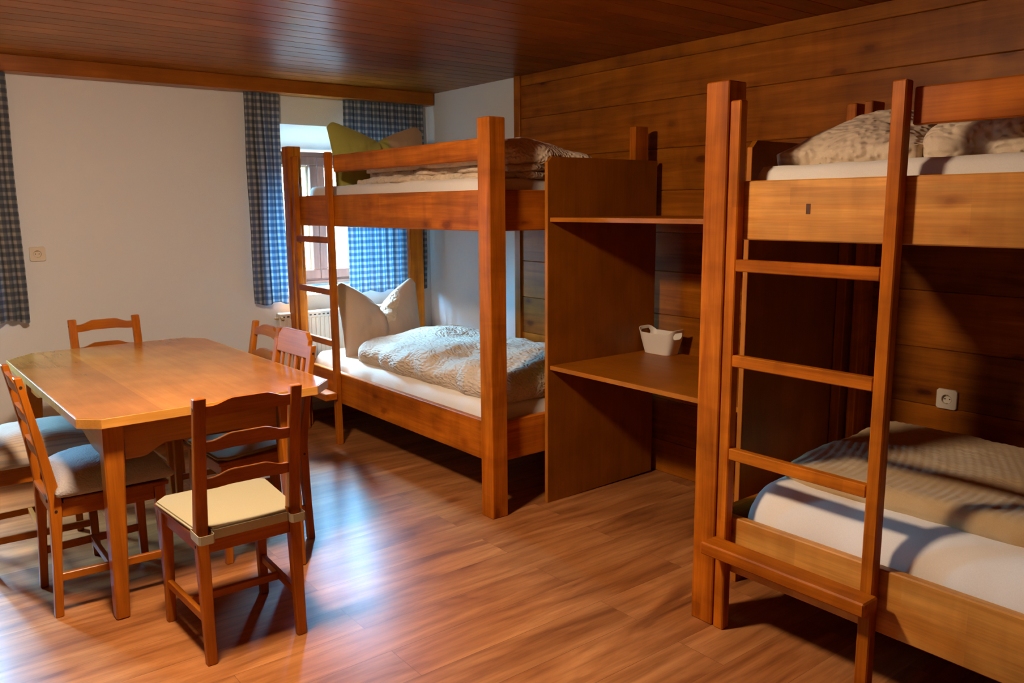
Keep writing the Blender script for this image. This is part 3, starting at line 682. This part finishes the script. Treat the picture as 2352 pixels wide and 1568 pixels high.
# slat-back chair
t6 = thing('dining_chair', 'wooden chair with vertical back slats at the right side of the table', 'chair', (1.305, 3.61, 0), R(92), 'wooden chairs around the dining table')
X = chair_common(t6, 0.392, 0.905)
def crest():
    b = B(); t_ = bmesh.new(); pr = [(-X+0.019, 0.845), (X-0.019, 0.845), (X-0.019, 0.925), (X-0.055, 0.957), (-X+0.055, 0.957), (-X+0.019, 0.925)]
    lo = [t_.verts.new((x, yback(z)-0.011, z)) for x, z in pr]; hi = [t_.verts.new((x, yback(z)+0.011, z)) for x, z in pr]; n = 6
    t_.faces.new(lo); t_.faces.new(hi[::-1])
    for k in range(n): t_.faces.new((lo[k], hi[k], hi[(k+1) % n], lo[(k+1) % n]))
    bmesh.ops.recalc_face_normals(t_, faces=t_.faces); bmesh.ops.bevel(t_, geom=list(t_.edges), offset=0.002, segments=1, affect='EDGES')
    merge(b, t_); link('crest_rail', b, wood('chair', 'x'), t6)
crest()
b = B(); rail(b, -X+0.02, X-0.02, 0.560, 0.598, 0.018, 0, 0, 0); link('back_rail', b, wood('chair', 'x'), t6)
for k in range(4):
    x = -0.105+0.07*k; b = B()
    p = []
    for z in (0.598, 0.8445):
        yc = yback(z); p += [(x-0.011, yc-0.006, z), (x+0.011, yc-0.006, z), (x+0.011, yc+0.006, z), (x-0.011, yc+0.006, z)]
    hexa(b, p, 0.002); link('back_slat', b, wood('chair', 'z'), t6)

# ---------------------------------------------------------------- cushions
def pad(label, loc, rz, mat, W0, W1, ya, yb, th, ties):
    b = B(); pts_ = [(-W0+0.02, ya), (W0-0.02, ya), (W1-0.0, yb-0.04), (W1-0.03, yb), (-W1+0.03, yb), (-W1, yb-0.04)]
    if ties: pts_ = [(-W0+0.045, ya), (W0-0.045, ya), (W0-0.045, ya+0.052), (W0+0.004, ya+0.055), (W1, yb-0.05), (W1-0.045, yb), (-W1+0.045, yb), (-W1, yb-0.05), (-W0-0.004, ya+0.055), (-W0+0.045, ya+0.052)]
    prism(b, pts_, 0, th, 0.006)
    o = link('seat_pad', b, mat); o.location = loc; o.rotation_euler = (0, 0, rz); tag(o, label, 'seat pad')
    if ties:
        for s in (-1, 1):
            b = B(); x0 = s*(W0-0.045); x1 = s*(W0+0.006); y2 = ya-0.028
            pth = [(x0, ya+0.006), (x0, y2+0.008), (x0+s*0.006, y2), (x1-s*0.006, y2), (x1, y2+0.006), (x1, ya+0.060)]
            for (a, c) in zip(pth, pth[1:]):
                dx, dy = c[0]-a[0], c[1]-a[1]; l = math.hypot(dx, dy) or 1; nx, ny = -dy/l*0.0012, dx/l*0.0012
                hexa(b, [(a[0]-nx, a[1]-ny, -0.022), (c[0]-nx, c[1]-ny, -0.022), (c[0]+nx, c[1]+ny, -0.022), (a[0]+nx, a[1]+ny, -0.022), (a[0]-nx, a[1]-ny, 0.008), (c[0]-nx, c[1]-ny, 0.008), (c[0]+nx, c[1]+ny, 0.008), (a[0]+nx, a[1]+ny, 0.008)])
            link('tie_strap', b, mat, o)
        b = B(); hexa(b, [(-W0+0.05, ya-0.002, -0.020), (W0-0.05, ya-0.002, -0.020), (W0-0.05, ya+0.001, -0.020), (-W0+0.05, ya+0.001, -0.020), (-W0+0.05, ya-0.004, 0.012), (W0-0.05, ya-0.004, 0.012), (W0-0.05, ya+0.001, 0.012), (-W0+0.05, ya+0.001, 0.012)])
        link('rear_flap', b, mat, o)
    return o
pad('thin flat beige seat pad tied to the chair in front of the table', (0.947, 2.85, 0.4582), 0, M_PAD, 0.178, 0.208, -0.205, 0.235, 0.016, True)
pad('thin beige seat pad on the slat-back chair, half under the table', (1.305, 3.61, 0.4582), R(92), M_PAD, 0.17, 0.21, -0.15, 0.22, 0.018, False)
def cushion(label, loc, rz, mat, w, d, th, y0, droop, seed):
    b = B(); n = 60
    def P(u, v, s):
        cu, cv = 2*u-1, 2*v-1
        k = max(0, (1-abs(cu)**3.2)*(1-abs(cv)**3.2))**0.55
        ex = 1-0.05*(1-abs(cv)**2)*(abs(cu) > 0.0)*abs(cu)-0.0
        x = cu*w/2*(1+0.04*abs(cv)**3); y_ = y0+cv*d/2*(1+0.04*abs(cu)**3)
        edge = max(abs(cu), abs(cv))
        wr = 0.004*fbm((x+seed, y_, s), 11, 3)
        if s > 0: return (x, y_, th*0.30+th*0.70*k+wr*k-droop*max(0, edge-0.86)/0.14)
        return (x, y_, th*0.30*(1-k**0.35)-droop*max(0, edge-0.86)/0.14*(1-k))
    grid_closed(b, lambda u, v: P(u, v, 1), lambda u, v: P(u, v, -1), n, n)
    o = link('seat_cushion', b, mat, smooth=True); o.location = loc; o.rotation_euler = (0, 0, rz); tag(o, label, 'cushion'); return o
cushion('grey-blue plush cushion on the nearer chair left of the table', (0.642, 3.512, 0.4585), R(-90), M_CUSH, 0.40, 0.41, 0.120, 0.035, 0.010, 1)
cushion('striped ticking cushion on the chair cut off by the left picture edge', (0.49, 4.06, 0.4585), R(-90), M_TICK, 0.46, 0.48, 0.135, 0.035, 0.012, 5)

# ---------------------------------------------------------------- curtains
def curtain(label, x0, x1, z0, z1, folds, amp, seed, y=5.435, wtop=None):
    b = B(); t_ = bmesh.new(); uvl = t_.loops.layers.uv.new('UVMap'); nx, nz = folds*14, 60
    full = (x1-x0)*1.45; th = 0.0012
    P = {}
    for side_ in (0, 1):
        for i in range(nx+1):
            for j in range(nz+1):
                u = i/nx; v = j/nz
                ph = u*folds*2*math.pi+0.7*math.sin(3*u*math.pi+seed)
                a = amp*(0.55+0.45*(1-v))*(0.7+0.5*noise.noise(Vector((u*5+seed, v*1.2, 0))))
                x = x0+(x1-x0)*u+0.004*math.sin(ph*1.0+1)+0.010*noise.noise(Vector((seed, v*2.5, u*2)))
                yy = y+a*math.sin(ph)+0.006*noise.noise(Vector((u*9, v*4, seed)))
                z = z0+(z1-z0)*v+(0.010*math.sin(u*folds*math.pi*0.8+seed) if j == 0 else 0)
                P[(side_, i, j)] = t_.verts.new((x, yy+side_*th, z))
    def face(k, ks):
        fc = t_.faces.new([P[(k, i, j)] for i, j in ks])
        for l, (i, j) in zip(fc.loops, ks): l[uvl].uv = (i/nx*full+seed*0.013, z0+(z1-z0)*j/nz)
    for i in range(nx):
        for j in range(nz):
            face(0, [(i, j), (i+1, j), (i+1, j+1), (i, j+1)])
    # only one sheet of cloth: drop the spare vertices
    for k, v_ in P.items():
        if k[0] == 1: t_.verts.remove(v_)
    me = bpy.data.meshes.new('curtain'); og_ = ((x0+x1)/2, y, z1)
    bmesh.ops.translate(t_, vec=-Vector(og_), verts=t_.verts); t_.to_mesh(me); t_.free(); b.free()
    me.materials.append(M_GING)
    for p in me.polygons: p.use_smooth = True
    o = bpy.data.objects.new('curtain', me); C.objects.link(o); o.location = og_
    tag(o, label, 'curtain', 'blue and white gingham curtains'); return o
def hem(c, x0, x1, z0, y=5.45): pass
curtain('narrow blue checked curtain left of the bunk-side window, between wall and bunk ladder', 2.060, 2.300, 0.870, 2.271, 4, 0.020, 1.0)
curtain('wide blue checked curtain drawn behind the bunk bed, in the room corner', 2.775, 3.44, 0.900, 2.271, 9, 0.022, 2.3)
curtain('blue checked curtain at the left picture edge, beside the wall socket', 0.18, 0.725, 0.885, 2.271, 8, 0.022, 3.9)
curtain('blue checked curtain on the far side of the left window, outside the picture', -0.90, -0.60, 0.885, 2.271, 5, 0.022, 5.1)

# ---------------------------------------------------------------- radiator
og = (2.73, 5.44, 0.14)
rd = thing('radiator', 'white panel radiator under the window, behind the bunk ladder', 'radiator', og)
b = B(); box(b, 2.22, 3.24, 5.405, 5.475, 0.14, 0.80, 0.006); pn = link('panel', b, M_ENAMEL, rd, og)
b = B()
x = 2.25
while x < 3.22: box(b, x, x+0.020, 5.398, 5.406, 0.17, 0.755, 0.003); x += 0.0333
link('ribs', b, M_ENAMEL, pn, og)
b = B(); x = 2.24
while x < 3.22: box(b, x, x+0.016, 5.402, 5.406, 0.770, 0.778, 0); x += 0.0333
link('vent_slots', b, M_DARK, rd, og)
b = B(); cyl(b, (2.232, 5.394, 0.768), 0.010, 0.024, 'y'); cyl(b, (2.207, 5.43, 0.766), 0.008, 0.028, 'x'); link('bleed_valve', b, M_METAL, rd, og)
for xx in (2.45, 3.0):
    b = B(); box(b, xx, xx+0.03, 5.475, 5.4995, 0.2, 0.7); link('bracket', b, M_ENAMEL, rd, og)

# ---------------------------------------------------------------- sockets
def socket(label, loc, rz, s=0.083):
    """front faces local -y"""
    t = thing('wall_socket', label, 'socket', loc, rz)
    b = B(); t_ = bmesh.new(); h = s/2; n = 32
    # plate with a round well
    outer = []
    for i in range(n):
        a = 2*math.pi*(i+0.5)/n; ca, sa = math.cos(a), math.sin(a); k = 1/max(abs(ca), abs(sa)); k = min(k, 1.30)
        outer.append((h*ca*k, h*sa*k))
    rw = s*0.255
    rings = [[(x, 0.0, z) for x, z in outer], [(x, -0.009, z) for x, z in outer], [(x*.96, -0.011, z*.96) for x, z in outer],
             [(rw*math.cos(2*math.pi*(i+.5)/n), -0.011, rw*math.sin(2*math.pi*(i+.5)/n)) for i in range(n)]]
    V = [[t_.verts.new(p) for p in r] for r in rings]
    for a, c in zip(V, V[1:]):
        for i in range(n): t_.faces.new((a[i], a[(i+1) % n], c[(i+1) % n], c[i]))
    t_.faces.new(V[0])
    bmesh.ops.recalc_face_normals(t_, faces=t_.faces); merge(b, t_); link('plate', b, M_PLASTIC, t)
    b = B(); t_ = bmesh.new()
    rr = [(rw, -0.0112), (rw*0.97, -0.0125), (rw*0.93, -0.0112), (rw*0.90, -0.0012), (0.001, -0.001)]
    V = [[t_.verts.new((r*math.cos(2*math.pi*(i+.5)/n), y_, r*math.sin(2*math.pi*(i+.5)/n))) for i in range(n)] for r, y_ in rr]
    for a, c in zip(V, V[1:]):
        for i in range(n): t_.faces.new((a[i], a[(i+1) % n], c[(i+1) % n], c[i]))
    merge(b, t_); w = link('well', b, M_PLASTIC, t)
    for dx in (-0.0095, 0.0095):
        b = B(); cyl(b, (dx, -0.0018, 0), 0.0026, 0.002, 'y', 12); link('contact_hole', b, M_DARK, w)
    for q in (0.80, -0.90):
        b = B(); box(b, -0.003, 0.003, -0.010, -0.002, rw*q, rw*(q+0.10)); link('earth_clip', b, M_METAL, w)
socket('cream wall socket on the white wall between curtain and table', (0.808, 5.4995, 1.265), 0)
socket('pale wall socket on the wooden boards above the lower near bunk', (3.4995, 1.505, 0.712), R(-90))

# ---------------------------------------------------------------- ceiling lamp (above the picture, over the near end of the table)
lt = thing('ceiling_lamp', 'round opal ceiling lamp above the dining table', 'lamp', (LAMP[0], LAMP[1], ZC))
b = B(); lathe(b, [(0.10, 0.0), (0.145, -0.002), (0.150, -0.012), (0.150, -0.024), (0.02, -0.025)]); link('lamp_base', b, M_LAMPBASE, lt, smooth=False)
b = B(); pr = [(0.142, -0.026)]+[(0.142*math.cos(a), -0.026-0.075*math.sin(a)) for a in [k*math.pi/2/10 for k in range(1, 10)]]+[(0.004, -0.101)]
lathe(b, pr); link('lamp_shade', b, M_LAMP, lt, smooth=True)
